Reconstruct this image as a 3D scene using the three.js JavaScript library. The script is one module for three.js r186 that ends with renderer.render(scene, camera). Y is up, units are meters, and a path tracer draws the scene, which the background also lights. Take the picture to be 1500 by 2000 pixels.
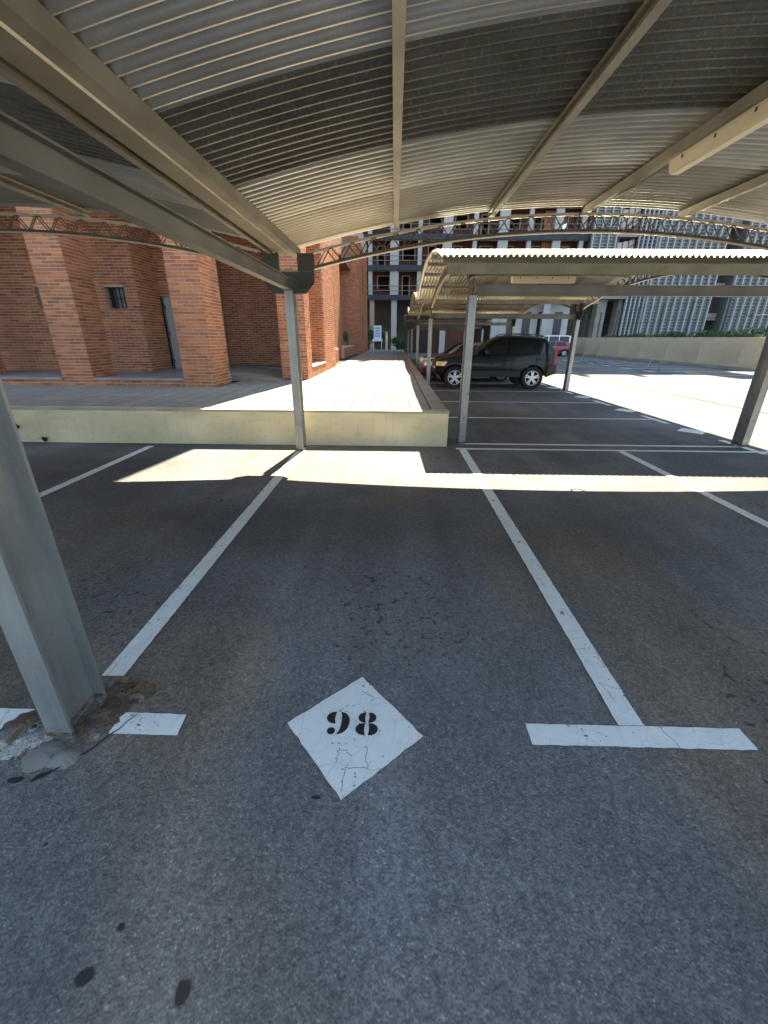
import * as THREE from 'three';
import { mergeGeometries, toCreasedNormals } from 'three/addons/utils/BufferGeometryUtils.js';
import { RoundedBoxGeometry } from 'three/addons/geometries/RoundedBoxGeometry.js';

// ---------------------------------------------------------------- camera, sky, sun, exposure
const scene = new THREE.Scene();
const D = Math.PI / 180;
const camera = new THREE.PerspectiveCamera(101.84, 768 / 1024, 0.05, 1500);
camera.rotation.order = 'YXZ';
camera.position.set(0, 1.62, 0);
camera.rotation.set(-22.72 * D, 1.2 * D, 0.356 * D);
const SKY = 0.56;
const sunDir = new THREE.Vector3(0.088, 1, -0.628).normalize();
const skyTex = (() => {                                // clear summer sky: pale at the horizon, deeper overhead, brighter round the sun
  const w = 256, h = 128, d = new Float32Array(w * h * 4);
  for (let j = 0; j < h; j++) for (let i = 0; i < w; i++) {
    const el = ((j + 0.5) / h - 0.5) * Math.PI, az = ((i + 0.5) / w - 0.5) * 2 * Math.PI;
    const x = Math.cos(el) * Math.cos(az), y = Math.sin(el), z = Math.cos(el) * Math.sin(az);
    const t = Math.pow(Math.max(0, y), 0.55), c = Math.max(0, x * sunDir.x + y * sunDir.y + z * sunDir.z), g = 0.55 * Math.pow(c, 8) + 1.2 * Math.pow(c, 60);
    const k = (j * w + i) * 4;
    d[k] = (0.36 + (0.155 - 0.36) * t) * SKY + g * 0.3 * SKY; d[k + 1] = (0.45 + (0.238 - 0.45) * t) * SKY + g * 0.28 * SKY; d[k + 2] = (0.525 + (0.362 - 0.525) * t) * SKY + g * 0.24 * SKY; d[k + 3] = 1;
  }
  const tx = new THREE.DataTexture(d, w, h, THREE.RGBAFormat, THREE.FloatType); tx.mapping = THREE.EquirectangularReflectionMapping; tx.magFilter = THREE.LinearFilter; tx.wrapS = THREE.RepeatWrapping; tx.needsUpdate = true; return tx;
})();
scene.background = skyTex; scene.environment = skyTex;
const sun = new THREE.DirectionalLight(new THREE.Color(1, 0.87, 0.63), 4.2);
sun.position.copy(sunDir).multiplyScalar(120); sun.castShadow = true;
sun.shadow.mapSize.set(4096, 4096);
Object.assign(sun.shadow.camera, { left: -70, right: 70, top: 70, bottom: -70, near: 1, far: 300 });
scene.add(sun); scene.add(sun.target);
const renderer = new THREE.WebGLRenderer({ antialias: true });
renderer.setSize(768, 1024);
renderer.shadowMap.enabled = true;
renderer.toneMapping = THREE.LinearToneMapping;
renderer.toneMappingExposure = 8.3;

// ---------------------------------------------------------------- helpers
let seed = 12345;
const rnd = () => { seed = (seed * 1664525 + 1013904223) >>> 0; return seed / 4294967296; };
const rr = (a, b) => a + (b - a) * rnd();
const clamp = (v, a = 0, b = 1) => Math.min(b, Math.max(a, v));
const mix = (a, b, t) => a + (b - a) * t;
const sstep = (a, b, v) => { const t = clamp((v - a) / (b - a)); return t * t * (3 - 2 * t); };
const names = {};
const numbered = n => { if (!(n in names)) { names[n] = 0; return n; } names[n]++; return n + '_' + String(names[n]).padStart(3, '0'); };
function mesh(name, geo, mat, parent) {
  const m = new THREE.Mesh(Array.isArray(geo) ? mergeAll(geo) : geo, mat);
  m.name = parent && parent !== scene ? name : numbered(name);
  m.castShadow = m.receiveShadow = true;
  (parent || scene).add(m);
  return m;
}
function mergeAll(list) {
  const l = list.map(g => { const q = g.index ? g.toNonIndexed() : g; for (const k of Object.keys(q.attributes)) if (!['position', 'normal', 'uv'].includes(k)) q.deleteAttribute(k); return q; });
  return mergeGeometries(l);
}
function thing(name, label, category, pos = [0, 0, 0], turn = 0, group) {
  const g = new THREE.Group(); g.name = numbered(name); g.position.set(...pos); g.rotation.y = turn;
  g.userData = { label, category }; if (group) g.userData.group = group;
  scene.add(g); return g;
}
function sub(name, parent) { const g = new THREE.Group(); g.name = name; parent.add(g); return g; }
function structure(o) { o.userData.kind = 'structure'; return o; }
function bx(w, h, d, x = 0, y = 0, z = 0) {          // uv in metres
  const g = new THREE.BoxGeometry(w, h, d); uvBox(g); return g.translate(x, y, z);
}
function bb(x0, x1, y0, y1, z0, z1) { return bx(x1 - x0, y1 - y0, z1 - z0, (x0 + x1) / 2, (y0 + y1) / 2, (z0 + z1) / 2); }
function uvBox(g) {
  const p = g.attributes.position, n = g.attributes.normal, u = g.attributes.uv;
  for (let i = 0; i < p.count; i++) {
    const ax = Math.abs(n.getX(i)), ay = Math.abs(n.getY(i)), az = Math.abs(n.getZ(i));
    if (ay > ax && ay > az) u.setXY(i, p.getX(i), p.getZ(i)); else if (ax > az) u.setXY(i, p.getZ(i), p.getY(i)); else u.setXY(i, p.getX(i), p.getY(i));
  }
  return g;
}
function rbox(w, h, d, r, x = 0, y = 0, z = 0) { const g = new RoundedBoxGeometry(w, h, d, 1, r); uvBox(g); return g.translate(x, y, z); }
function extr(pts, depth, bevel = 0) {
  const s = new THREE.Shape(pts.map(p => new THREE.Vector2(p[0], p[1])));
  return new THREE.ExtrudeGeometry(s, { depth, bevelEnabled: bevel > 0, bevelSize: bevel, bevelThickness: bevel, bevelSegments: 1, curveSegments: 6 });
}
function cyl(r0, r1, h, n = 10) { return new THREE.CylinderGeometry(r0, r1, h, n); }
function rod(a, b, r, n = 6) {
  const A = new THREE.Vector3(...a), B = new THREE.Vector3(...b), d = B.clone().sub(A), L = d.length();
  const g = cyl(r, r, L, n);
  g.applyQuaternion(new THREE.Quaternion().setFromUnitVectors(new THREE.Vector3(0, 1, 0), d.normalize()));
  return g.translate((A.x + B.x) / 2, (A.y + B.y) / 2, (A.z + B.z) / 2);
}
function gridGeo(nu, nv, fn, uvfn) {                  // fn(i/nu, j/nv) -> [x,y,z]
  const pos = [], uv = [], idx = [];
  for (let j = 0; j <= nv; j++) for (let i = 0; i <= nu; i++) {
    const p = fn(i / nu, j / nv); pos.push(...p); const q = uvfn ? uvfn(i / nu, j / nv, p) : [i / nu, j / nv]; uv.push(q[0], q[1]);
  }
  for (let j = 0; j < nv; j++) for (let i = 0; i < nu; i++) { const a = j * (nu + 1) + i, b = a + 1, c = a + nu + 1, d = c + 1; idx.push(a, b, d, a, d, c); }
  const g = new THREE.BufferGeometry();
  g.setAttribute('position', new THREE.Float32BufferAttribute(pos, 3)); g.setAttribute('uv', new THREE.Float32BufferAttribute(uv, 2));
  g.setIndex(idx); g.computeVertexNormals(); return g;
}
// ---- noise and textures
const PERM = new Uint8Array(512), VAL = new Float32Array(256);
for (let i = 0; i < 256; i++) { PERM[i] = i; VAL[i] = rnd(); }
for (let i = 255; i > 0; i--) { const j = Math.floor(rnd() * (i + 1)); [PERM[i], PERM[j]] = [PERM[j], PERM[i]]; }
for (let i = 0; i < 256; i++) PERM[256 + i] = PERM[i];
function vn(x, y, px, py, s = 0) {                    // periodic value noise 0..1
  const xi = Math.floor(x), yi = Math.floor(y); let fx = x - xi, fy = y - yi;
  fx = fx * fx * (3 - 2 * fx); fy = fy * fy * (3 - 2 * fy);
  const x0 = ((xi % px) + px) % px, x1 = (x0 + 1) % px, y0 = ((yi % py) + py) % py, y1 = (y0 + 1) % py;
  const h = (a, b) => VAL[PERM[(PERM[(a + s * 37) & 255] + b) & 255]];
  const a = h(x0, y0), b = h(x1, y0), c = h(x0, y1), d = h(x1, y1);
  return a + (b - a) * fx + (c - a) * fy + (a - b - c + d) * fx * fy;
}
function fbm(u, v, p, oct, s = 0) { let a = 0.5, t = 0, n = 0; for (let o = 0; o < oct; o++) { t += a * vn(u * p, v * p, p, p, s + o); n += a; a *= 0.5; p *= 2; } return t / n; }
function dataTex(w, h, fn, srgb = true) {
  const d = new Uint8Array(w * h * 4), c = [0, 0, 0];
  for (let j = 0; j < h; j++) for (let i = 0; i < w; i++) {
    fn((i + 0.5) / w, (j + 0.5) / h, c, i, j); const k = (j * w + i) * 4;
    d[k] = clamp(c[0]) * 255; d[k + 1] = clamp(c[1]) * 255; d[k + 2] = clamp(c[2]) * 255; d[k + 3] = 255;
  }
  const t = new THREE.DataTexture(d, w, h, THREE.RGBAFormat); t.wrapS = t.wrapT = THREE.RepeatWrapping;
  t.magFilter = THREE.LinearFilter; t.minFilter = THREE.LinearMipmapLinearFilter; t.generateMipmaps = true;
  if (srgb) t.colorSpace = THREE.SRGBColorSpace; t.needsUpdate = true; return t;
}
const toS = v => v <= 0.0031308 ? v * 12.92 : 1.055 * Math.pow(v, 1 / 2.4) - 0.055;
function rep(t, x, y) { const c = t.clone(); c.repeat.set(x, y); c.needsUpdate = true; return c; }
const lin = (r, g, b) => new THREE.Color().setRGB(r, g, b);
function std(col, roughness, metalness = 0, extra = {}) { return new THREE.MeshStandardMaterial({ color: col, roughness, metalness, side: THREE.DoubleSide, ...extra }); }

// asphalt, one tile = 9 m
const AT = 9, AN = 2048;
const asphaltTex = dataTex(AN, AN, (u, v, c, i, j) => {
  const big = fbm(u, v, 5, 4, 1), mid = fbm(u, v, 26, 3, 5), br = fbm(u, v, 6, 3, 11);
  const streak = vn(u * 60, v * 6, 60, 6, 17) * 0.6 + vn(u * 24, v * 3, 24, 3, 19) * 0.4;
  const fine = vn(u * 700, v * 700, 700, 700, 3), h = rnd();
  let a = 0.106 * (0.42 + 1.16 * big) * (0.8 + 0.4 * mid) * (0.78 + 0.44 * streak) * (0.7 + 0.6 * fine) * (0.64 + 0.72 * h);
  if (rnd() > 0.984) a *= 2.1; if (vn(u * 1000, v * 1000, 1000, 1000, 37) > 0.92) a *= 1.6;                                   // pale stones
  const pit = fbm(u, v, 9, 2, 23);
  if (pit > 0.63 && vn(u * 330, v * 330, 330, 330, 29) > 0.83) a *= 0.42;   // pits in the worn patches
  const bw = sstep(0.5, 0.68, br) * 0.9;
  c[0] = toS(a * (1 + 0.22 * bw)); c[1] = toS(a * (1 + 0.03 * bw)); c[2] = toS(a * (1.04 - 0.2 * bw));
});
const grainBump = dataTex(1024, 1024, (u, v, c) => { const a = vn(u * 190, v * 190, 190, 190, 2) * 0.6 + rnd() * 0.25 + vn(u * 60, v * 60, 60, 60, 7) * 0.3; c[0] = c[1] = c[2] = a * 0.85; }, false);
const softTex = dataTex(512, 512, (u, v, c) => { const a = 0.8 + 0.3 * (fbm(u, v, 4, 5, 31) - 0.35) + 0.05 * (rnd() - 0.5); c[0] = c[1] = c[2] = a; });
const plasterTex = dataTex(1024, 512, (u, v, c) => {
  const b = fbm(u, v, 5, 5, 41), s = vn(u * 90, v * 3, 90, 3, 43), sp = fbm(u, v, 40, 2, 47);
  const a = 0.8 + 0.2 * b - 0.025 * sstep(0.7, 0.95, s) - 0.03 * sstep(0.6, 0.8, sp) + 0.03 * (rnd() - 0.5);
  c[0] = a; c[1] = a * 0.985; c[2] = a * 0.95;
});
const zincTex = dataTex(512, 512, (u, v, c) => { const q = vn(u * 150, v * 150, 150, 150, 3), a = 0.72 + 0.2 * (fbm(u, v, 4, 4, 14) - 0.5) + 0.1 * (q - 0.5) + (q > 0.86 ? 0.12 : 0); c[0] = a; c[1] = a; c[2] = a * 0.98; });
const rusty = dataTex(512, 512, (u, v, c) => {
  const a = fbm(u, v, 5, 5, 51), b = fbm(u, v, 7, 4, 57), e = fbm(u, v, 18, 3, 61);
  const m1 = sstep(0.42, 0.56, a), m2 = sstep(0.5, 0.64, b), m3 = sstep(0.42, 0.34, a) * (1 - m2), g = 0.7 + 0.6 * vn(u * 170, v * 170, 170, 170, 66);
  for (let q = 0; q < 3; q++) { let k = mix([0.36, 0.36, 0.36][q], [0.47, 0.41, 0.35][q], m1); k = mix(k, [0.34, 0.275, 0.22][q], m2); k = mix(k, [0.6, 0.59, 0.57][q], m3 * 0.8); k *= mix(1, 0.45, sstep(0.3, 0.22, e)); c[q] = k * g * (0.8 + 0.4 * e); }
});
// crazed paint, one tile = 1 m
const paintTex = (() => {
  const S = 1024, cv = document.createElement('canvas'); cv.width = cv.height = S; const x = cv.getContext('2d');
  x.fillStyle = 'rgb(212,214,212)'; x.fillRect(0, 0, S, S);
  for (let i = 0; i < 500; i++) { const g = 196 + rnd() * 26; x.fillStyle = `rgba(${g},${g},${g - 4},0.35)`; x.beginPath(); x.ellipse(rnd() * S, rnd() * S, rr(6, 40), rr(6, 40), rnd() * 3, 0, 6.3); x.fill(); }
  const N = 13, P = []; for (let j = 0; j <= N; j++) for (let i = 0; i <= N; i++) P.push([(i + rr(-0.38, 0.38)) * S / N, (j + rr(-0.38, 0.38)) * S / N]);
  for (let j = 0; j < N; j++) for (let i = 0; i < N; i++) {
    const a = P[j * (N + 1) + i];
    for (const b of [P[j * (N + 1) + i + 1], P[(j + 1) * (N + 1) + i]]) {
      if (rnd() < 0.22) continue; const t = rnd(); x.strokeStyle = t > 0.93 ? 'rgba(70,66,60,0.8)' : `rgba(150,148,142,${0.35 + 0.4 * t})`; x.lineWidth = t > 0.9 ? 2.4 : 1.5;
      x.beginPath(); x.moveTo(a[0], a[1]); for (let k = 1; k < 6; k++) x.lineTo(mix(a[0], b[0], k / 6) + rr(-7, 7), mix(a[1], b[1], k / 6) + rr(-7, 7)); x.lineTo(b[0], b[1]); x.stroke();
    }
  }
  for (let i = 0; i < 36; i++) { x.fillStyle = 'rgba(45,45,48,0.85)'; x.beginPath(); x.ellipse(rnd() * S, rnd() * S, rr(1.5, 6), rr(1.5, 4), rnd() * 3, 0, 6.3); x.fill(); }
  const t = new THREE.CanvasTexture(cv); t.wrapS = t.wrapT = THREE.RepeatWrapping; t.colorSpace = THREE.SRGBColorSpace; return t;
})();

const M = {
  asphalt: std(lin(1, 1, 1), 0.86, 0, { map: rep(asphaltTex, 1 / AT, 1 / AT), bumpMap: rep(grainBump, 1 / 1.1, 1 / 1.1), bumpScale: 0.004 }),
  paint: std(lin(0.95, 0.97, 0.98), 0.7, 0, { map: paintTex, transparent: true, alphaMap: dataTex(1024, 1024, (u, v, c) => { const a = fbm(u, v, 60, 3, 101), b = fbm(u, v, 9, 2, 105), g = rnd(); c[0] = c[1] = c[2] = a + 0.5 * (b - 0.5) + 0.12 * (g - 0.5) < 0.14 ? 0 : 1; }, false) }),
  digit: std(lin(0.012, 0.012, 0.014), 0.6),
  steel: std(lin(0.37, 0.395, 0.41), 0.44, 0.45, { map: rep(plasterTex, 2.2, 0.5), roughnessMap: rep(softTex, 1.3, 1.3) }),
  steelWarm: std(lin(0.46, 0.425, 0.35), 0.55, 0.25, { map: rep(softTex, 0.8, 0.8) }),
  steelDark: std(lin(0.085, 0.087, 0.08), 0.55, 0.2, { map: rep(softTex, 1, 1) }),
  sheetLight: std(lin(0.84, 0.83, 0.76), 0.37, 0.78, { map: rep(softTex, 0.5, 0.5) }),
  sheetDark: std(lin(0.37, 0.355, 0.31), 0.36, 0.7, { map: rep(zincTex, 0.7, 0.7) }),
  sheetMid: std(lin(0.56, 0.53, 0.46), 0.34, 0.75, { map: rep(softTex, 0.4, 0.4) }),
  edge: std(lin(0.36, 0.325, 0.25), 0.55, 0.25, { map: rep(softTex, 0.8, 0.8) }),
  gutter: std(lin(0.3, 0.27, 0.215), 0.6, 0.2, { map: rep(plasterTex, 0.8, 0.8) }),
  girder: std(lin(0.24, 0.225, 0.195), 0.5, 0.3, { map: rep(softTex, 0.8, 0.8) }),
  fascia: std(lin(0.3, 0.29, 0.22), 0.7, 0.1, { map: rep(plasterTex, 0.7, 1.4) }),
  truss: std(lin(0.3, 0.28, 0.24), 0.55, 0.3),
  chord: std(lin(0.52, 0.47, 0.38), 0.5, 0.25),
  rodm: std(lin(0.13, 0.115, 0.1), 0.55, 0.3),
  plastic: std(lin(0.84, 0.74, 0.52), 0.4),
  clip: std(lin(0.1, 0.1, 0.1), 0.5),
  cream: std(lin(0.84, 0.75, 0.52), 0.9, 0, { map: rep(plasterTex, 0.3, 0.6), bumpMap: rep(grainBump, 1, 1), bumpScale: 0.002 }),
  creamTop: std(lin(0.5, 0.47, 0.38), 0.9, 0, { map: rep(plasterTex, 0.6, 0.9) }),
  farWall: std(lin(0.68, 0.57, 0.42), 0.9, 0, { map: rep(plasterTex, 0.12, 0.25) }),
  tile: [0, 1, 2, 3].map(i => std(lin(0.31 + i * 0.02, 0.272 + i * 0.017, 0.225 + i * 0.013), 0.85, 0, { map: rep(softTex, 0.7 + 0.1 * i, 0.7) })),
  joint: std(lin(0.03, 0.026, 0.022), 0.95),
  kerb: std(lin(0.36, 0.3, 0.24), 0.9, 0, { map: rep(plasterTex, 0.8, 0.8) }),
  porch: std(lin(0.36, 0.33, 0.32), 0.5, 0, { map: rep(softTex, 0.6, 0.6) }),
  mortar: std(lin(0.68, 0.52, 0.42), 0.95, 0, { map: rep(softTex, 1, 1) }),
  brick: [0, 1, 2, 3, 4].map(i => std(lin([0.42, 0.47, 0.37, 0.45, 0.31][i], [0.15, 0.175, 0.125, 0.15, 0.1][i], [0.055, 0.068, 0.05, 0.05, 0.042][i]), 0.85, 0)),
  brickInst: std(lin(1, 1, 1), 0.85, 0),
  brickPlain: std(lin(0.36, 0.15, 0.09), 0.9, 0, { map: rep(softTex, 0.4, 0.4) }),
  door: std(lin(0.34, 0.37, 0.36), 0.45, 0.2),
  black: std(lin(0.012, 0.012, 0.012), 0.7),
  darkGlass: std(lin(0.02, 0.024, 0.026), 0.25),
  carGlass: std(lin(0.006, 0.012, 0.014), 0.02),
  seam: std(lin(0.035, 0.033, 0.03), 0.9),
  white: std(lin(0.75, 0.75, 0.74), 0.7),
  concrete: std(lin(0.36, 0.34, 0.31), 0.9, 0, { map: rep(plasterTex, 0.2, 0.2) }),
  concreteDark: std(lin(0.16, 0.155, 0.15), 0.9, 0, { map: rep(plasterTex, 0.2, 0.2) }),
  rust: std(lin(1, 1, 1), 0.95, 0, { map: rep(rusty, 1.6, 1.6), bumpMap: rep(grainBump, 1, 1), bumpScale: 0.006 }),
  mortarGrey: std(lin(0.2, 0.2, 0.2), 0.95, 0, { map: rep(plasterTex, 2, 2) }),
  leaf: [std(lin(0.05, 0.12, 0.03), 0.7), std(lin(0.035, 0.085, 0.025), 0.7), std(lin(0.085, 0.15, 0.04), 0.7)],
  rubber: std(lin(0.018, 0.018, 0.02), 0.8),
  rim: std(lin(0.66, 0.66, 0.68), 0.28, 0.75),
  chrome: std(lin(0.8, 0.8, 0.8), 0.15, 1),
};

// ---------------------------------------------------------------- ground and markings
function flat(x0, x1, z0, z1, y, nx = 1, nz = 1) { return gridGeo(nx, nz, (u, v) => [mix(x0, x1, u), y, mix(z1, z0, v)], (u, v, p) => [p[0], -p[2]]); }
const ground = structure(mesh('asphalt_ground', flat(-250, 250, -260, 150, 0, 8, 8), M.asphalt));
function poly(pts, y, jag = 0) {                      // flat polygon with a slightly ragged outline, pts in x,z
  const out = [];
  for (let i = 0; i < pts.length; i++) {
    const a = pts[i], b = pts[(i + 1) % pts.length], L = Math.hypot(b[0] - a[0], b[1] - a[1]), n = jag ? Math.max(1, Math.round(L / 0.035)) : 1;
    for (let k = 0; k < n; k++) out.push([mix(a[0], b[0], k / n) + (k ? rr(-jag, jag) : 0), mix(a[1], b[1], k / n) + (k ? rr(-jag, jag) : 0)]);
  }
  const g = new THREE.ShapeGeometry(new THREE.Shape(out.map(p => new THREE.Vector2(p[0], -p[1]))));
  g.rotateX(-Math.PI / 2); g.translate(0, y, 0); return g;
}
const paintLine = (name, pts, y = 0.004) => mesh(name, poly(pts, y, 0.002), M.paint, ground);
const rect = (x0, x1, z0, z1) => [[x0, z0], [x1, z0], [x1, z1], [x0, z1]];
for (const x of [-3.87, -1.43, 1.10, 3.57, 6.04]) {
  const end = x === -1.43 ? -1.62 : -1.392;
  paintLine('bay_line', rect(x - 0.058, x + 0.058, -6.46, end));
  if (x !== -1.43) paintLine('bay_end_bar', rect(x - 0.48, x + 0.48, -1.39, -1.283));
}
paintLine('bay_end_bar', [[-1.27, -1.40], [-0.94, -1.395], [-0.93, -1.285], [-1.235, -1.285]]);
paintLine('bay_end_bar', [[-1.95, -1.405], [-1.66, -1.405], [-1.72, -1.29], [-1.95, -1.285]]);
paintLine('bay_line', rect(1.0, 12, -6.55, -6.465));
for (const z of [-6.85, -9.35, -11.85, -14.4, -16.9, -19.4]) { paintLine('bay_line', rect(1.15, 5.66, z - 0.045, z + 0.045)); paintLine('bay_end_bar', rect(5.67, 5.79, z - 0.48, z + 0.48)); }
for (const z of [-8.1, -10.58, -13.1, -15.6]) paintLine('bay_number_diamond', [[5.45, z - 0.02], [5.74, z - 0.3], [6.02, z + 0.02], [5.73, z + 0.3]]);
for (let z = -17; z > -40; z -= 2.5) { paintLine('bay_line', rect(14.2, 19.3, z - 0.05, z + 0.05)); paintLine('bay_end_bar', rect(14.0, 14.15, z - 0.5, z + 0.5)); }
mesh('drain_channel', flat(8.86, 9.06, -60, -4, 0.003), M.seam, ground);
// diamond with the number
const dia = mesh('bay_number_diamond', poly([[-0.14, -1.652], [0.152, -1.312], [-0.178, -1.028], [-0.462, -1.362]], 0.004, 0.003), M.paint, ground);
{
  const put = (name, s) => { const g = new THREE.ShapeGeometry(s, 14); g.rotateX(-Math.PI / 2); mesh(name, g, M.digit, dia); };
  const half = (cx, cy, rx, ry, side, gap, cut) => {           // half an ellipse, straight inner edge hollowed a little
    const s = new THREE.Shape(), n = 16;
    for (let i = 0; i <= n; i++) { const a = Math.PI / 2 - Math.PI * i / n; const x = cx + side * (gap + (rx - gap) * Math.pow(Math.max(0, Math.cos(a)), 0.8)), y = cy + ry * Math.sin(a); i ? s.lineTo(x, y) : s.moveTo(x, y); }
    s.quadraticCurveTo(cx + side * (gap + cut), cy, cx + side * gap, cy + ry); return s;
  };
  const Z = 1.368, Y = 0.0065;                                 // shape y = -z
  const sh = [];
  const ox = -0.232, o8 = -0.1;
  sh.push(half(ox - 0.006, Z + 0.027, 0.048, 0.032, -1, 0.004, 0.012));
  { const s = new THREE.Shape(); s.moveTo(ox + 0.006, Z + 0.059); s.bezierCurveTo(ox + 0.04, Z + 0.058, ox + 0.055, Z + 0.03, ox + 0.052, Z + 0.002); s.bezierCurveTo(ox + 0.05, Z - 0.035, ox + 0.03, Z - 0.057, ox - 0.004, Z - 0.061); s.bezierCurveTo(ox + 0.012, Z - 0.045, ox + 0.016, Z - 0.02, ox + 0.015, Z + 0.004); s.bezierCurveTo(ox + 0.017, Z + 0.03, ox + 0.015, Z + 0.05, ox + 0.006, Z + 0.059); sh.push(s); }
  { const s = new THREE.Shape(); s.absellipse(ox - 0.026, Z - 0.043, 0.018, 0.018, 0, 6.283); sh.push(s); }
  for (const sd of [-1, 1]) { sh.push(half(o8, Z + 0.031, 0.041, 0.028, sd, 0.005, 0.009)); sh.push(half(o8, Z - 0.03, 0.05, 0.031, sd, 0.006, 0.01)); }
  sh.forEach((s, i) => { put(i < 3 ? 'digit_nine' : 'digit_eight', s); dia.children[dia.children.length - 1].position.y = Y; });
}
// spots and stains that lie on the asphalt
const stainM = std(lin(0.02, 0.018, 0.017), 0.5), stain2 = std(lin(0.05, 0.032, 0.022), 0.7), stain3 = std(lin(0.7, 0.62, 0.52), 0.95, 0, { map: rep(rusty, 2.3, 2.3) });
function blob(name, x, z, rx, rz, mat, y = 0.003, turn = 0, rough = 0.35) {
  const pts = [], n = 36, ph = rnd() * 6; for (let i = 0; i < n; i++) { const a = i / n * 6.283, k = 1 + rough * (0.5 * Math.sin(a * 2 + ph) + 0.35 * Math.sin(a * 3 + ph * 2.1) + rr(-0.25, 0.25)); const px = Math.cos(a) * rx * k, pz = Math.sin(a) * rz * k; pts.push([x + px * Math.cos(turn) - pz * Math.sin(turn), z + px * Math.sin(turn) + pz * Math.cos(turn)]); }
  return mesh(name, poly(pts, y), mat, ground);
}
function oilMat(k, col) {                              // soaked-in oil: solid core, grainy thinning rim
  const t = dataTex(128, 128, (u, v, c) => { const x = (u - 0.5) * 2, y = (v - 0.5) * 2, r = Math.hypot(x, y) * (1 + 0.7 * (fbm(u, v, 4, 3, 90 + k) - 0.5)), g = vn(u * 50, v * 50, 50, 50, 95 + k); c[0] = c[1] = c[2] = sstep(0.78, 0.42, r + 0.22 * (g - 0.5)) * 0.93; }, false);
  return std(col, 0.6, 0, { alphaMap: t, transparent: true });
}
[[-0.823, -0.538, 0.055, 0.04, 0.5, 0], [-0.541, -0.516, 0.038, 0.055, 0.1, 1], [-0.787, -0.644, 0.024, 0.022, 0, 0], [-0.275, -1.036, 0.042, 0.016, 0, 0], [-1.177, -0.852, 0.014, 0.014, 0, 0]].forEach(([x, z, a, b, t, m], k) => {
  const g = new THREE.PlaneGeometry(a * 1.5, b * 1.5); g.rotateX(-Math.PI / 2); g.rotateY(t); g.translate(x, 0.003, z); mesh('oil_spot', g, oilMat(k, m ? lin(0.035, 0.024, 0.018) : lin(0.018, 0.017, 0.017)), ground);
});
for (let i = 0; i < 9; i++) { const s = rr(0.003, 0.008); blob('tar_speck', rr(-3.5, 3.5), rr(-5, -0.5), s, s * rr(0.5, 1), stainM, 0.0028); }
// broken mortar collar round the near post
{
  const mound = (name, cx, cz, rx, rz, h, mat, k) => {           // crumbled mortar: a low uneven mound with a ragged rim
    const g = gridGeo(64, 14, (u, v) => { const a = u * 6.28319, q = 1 + 0.55 * (fbm(u, 0.3, 7, 3, 70 + k) - 0.5) + 0.25 * (vn(u * 31, 0.5, 31, 3, 73 + k) - 0.5), r = v * q; const x = cx + rx * r * Math.cos(a), z = cz + rz * r * Math.sin(a); return [x, 0.001 + h * (1 - v * v) * (0.35 + 1.1 * fbm(x * 0.9 + 3, z * 0.9 + 5, 6, 3, 80 + k)) + 0.006 * (1 - v), z]; }, (u, v, p) => [p[0], p[2]]);
    return mesh(name, g, mat, ground);
  };
  mound('broken_mortar', -1.6, -1.29, 0.14, 0.13, 0.03, M.rust, 0);
  mound('broken_mortar', -1.31, -1.37, 0.1, 0.13, 0.016, M.rust, 3);
  mound('broken_mortar', -1.39, -1.54, 0.09, 0.09, 0.014, M.rust, 5);
  mound('mortar_lump', -1.45, -1.18, 0.075, 0.07, 0.024, M.mortarGrey, 7);
  mound('mortar_lump', -1.345, -1.17, 0.06, 0.055, 0.022, M.mortarGrey, 9);
  blob('rust_stain', -1.25, -1.52, 0.09, 0.075, stain3, 0.0055, 0.3, 0.3);
  blob('crack_hole', -1.47, -1.07, 0.025, 0.015, stainM, 0.0035); blob('crack_hole', -1.385, -1.085, 0.03, 0.008, stainM, 0.0035, -0.7);
  const cr = [[-1.4, -1.085], [-1.37, -1.1], [-1.345, -1.115], [-1.31, -1.145], [-1.285, -1.18], [-1.262, -1.2], [-1.24, -1.25], [-1.222, -1.285], [-1.2, -1.31], [-1.19, -1.35], [-1.165, -1.39]];
  for (let i = 0; i + 1 < cr.length; i++) { const [a, b] = [cr[i], cr[i + 1]], w = 0.0045 - i * 0.0003; mesh('crack', poly([[a[0] - w, a[1] - w * 0.7], [a[0] + w, a[1] + w * 0.7], [b[0] + w * 0.9, b[1] + w * 0.6], [b[0] - w * 0.9, b[1] - w * 0.6]], 0.0068, 0.0015), stainM, ground); }
}

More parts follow.
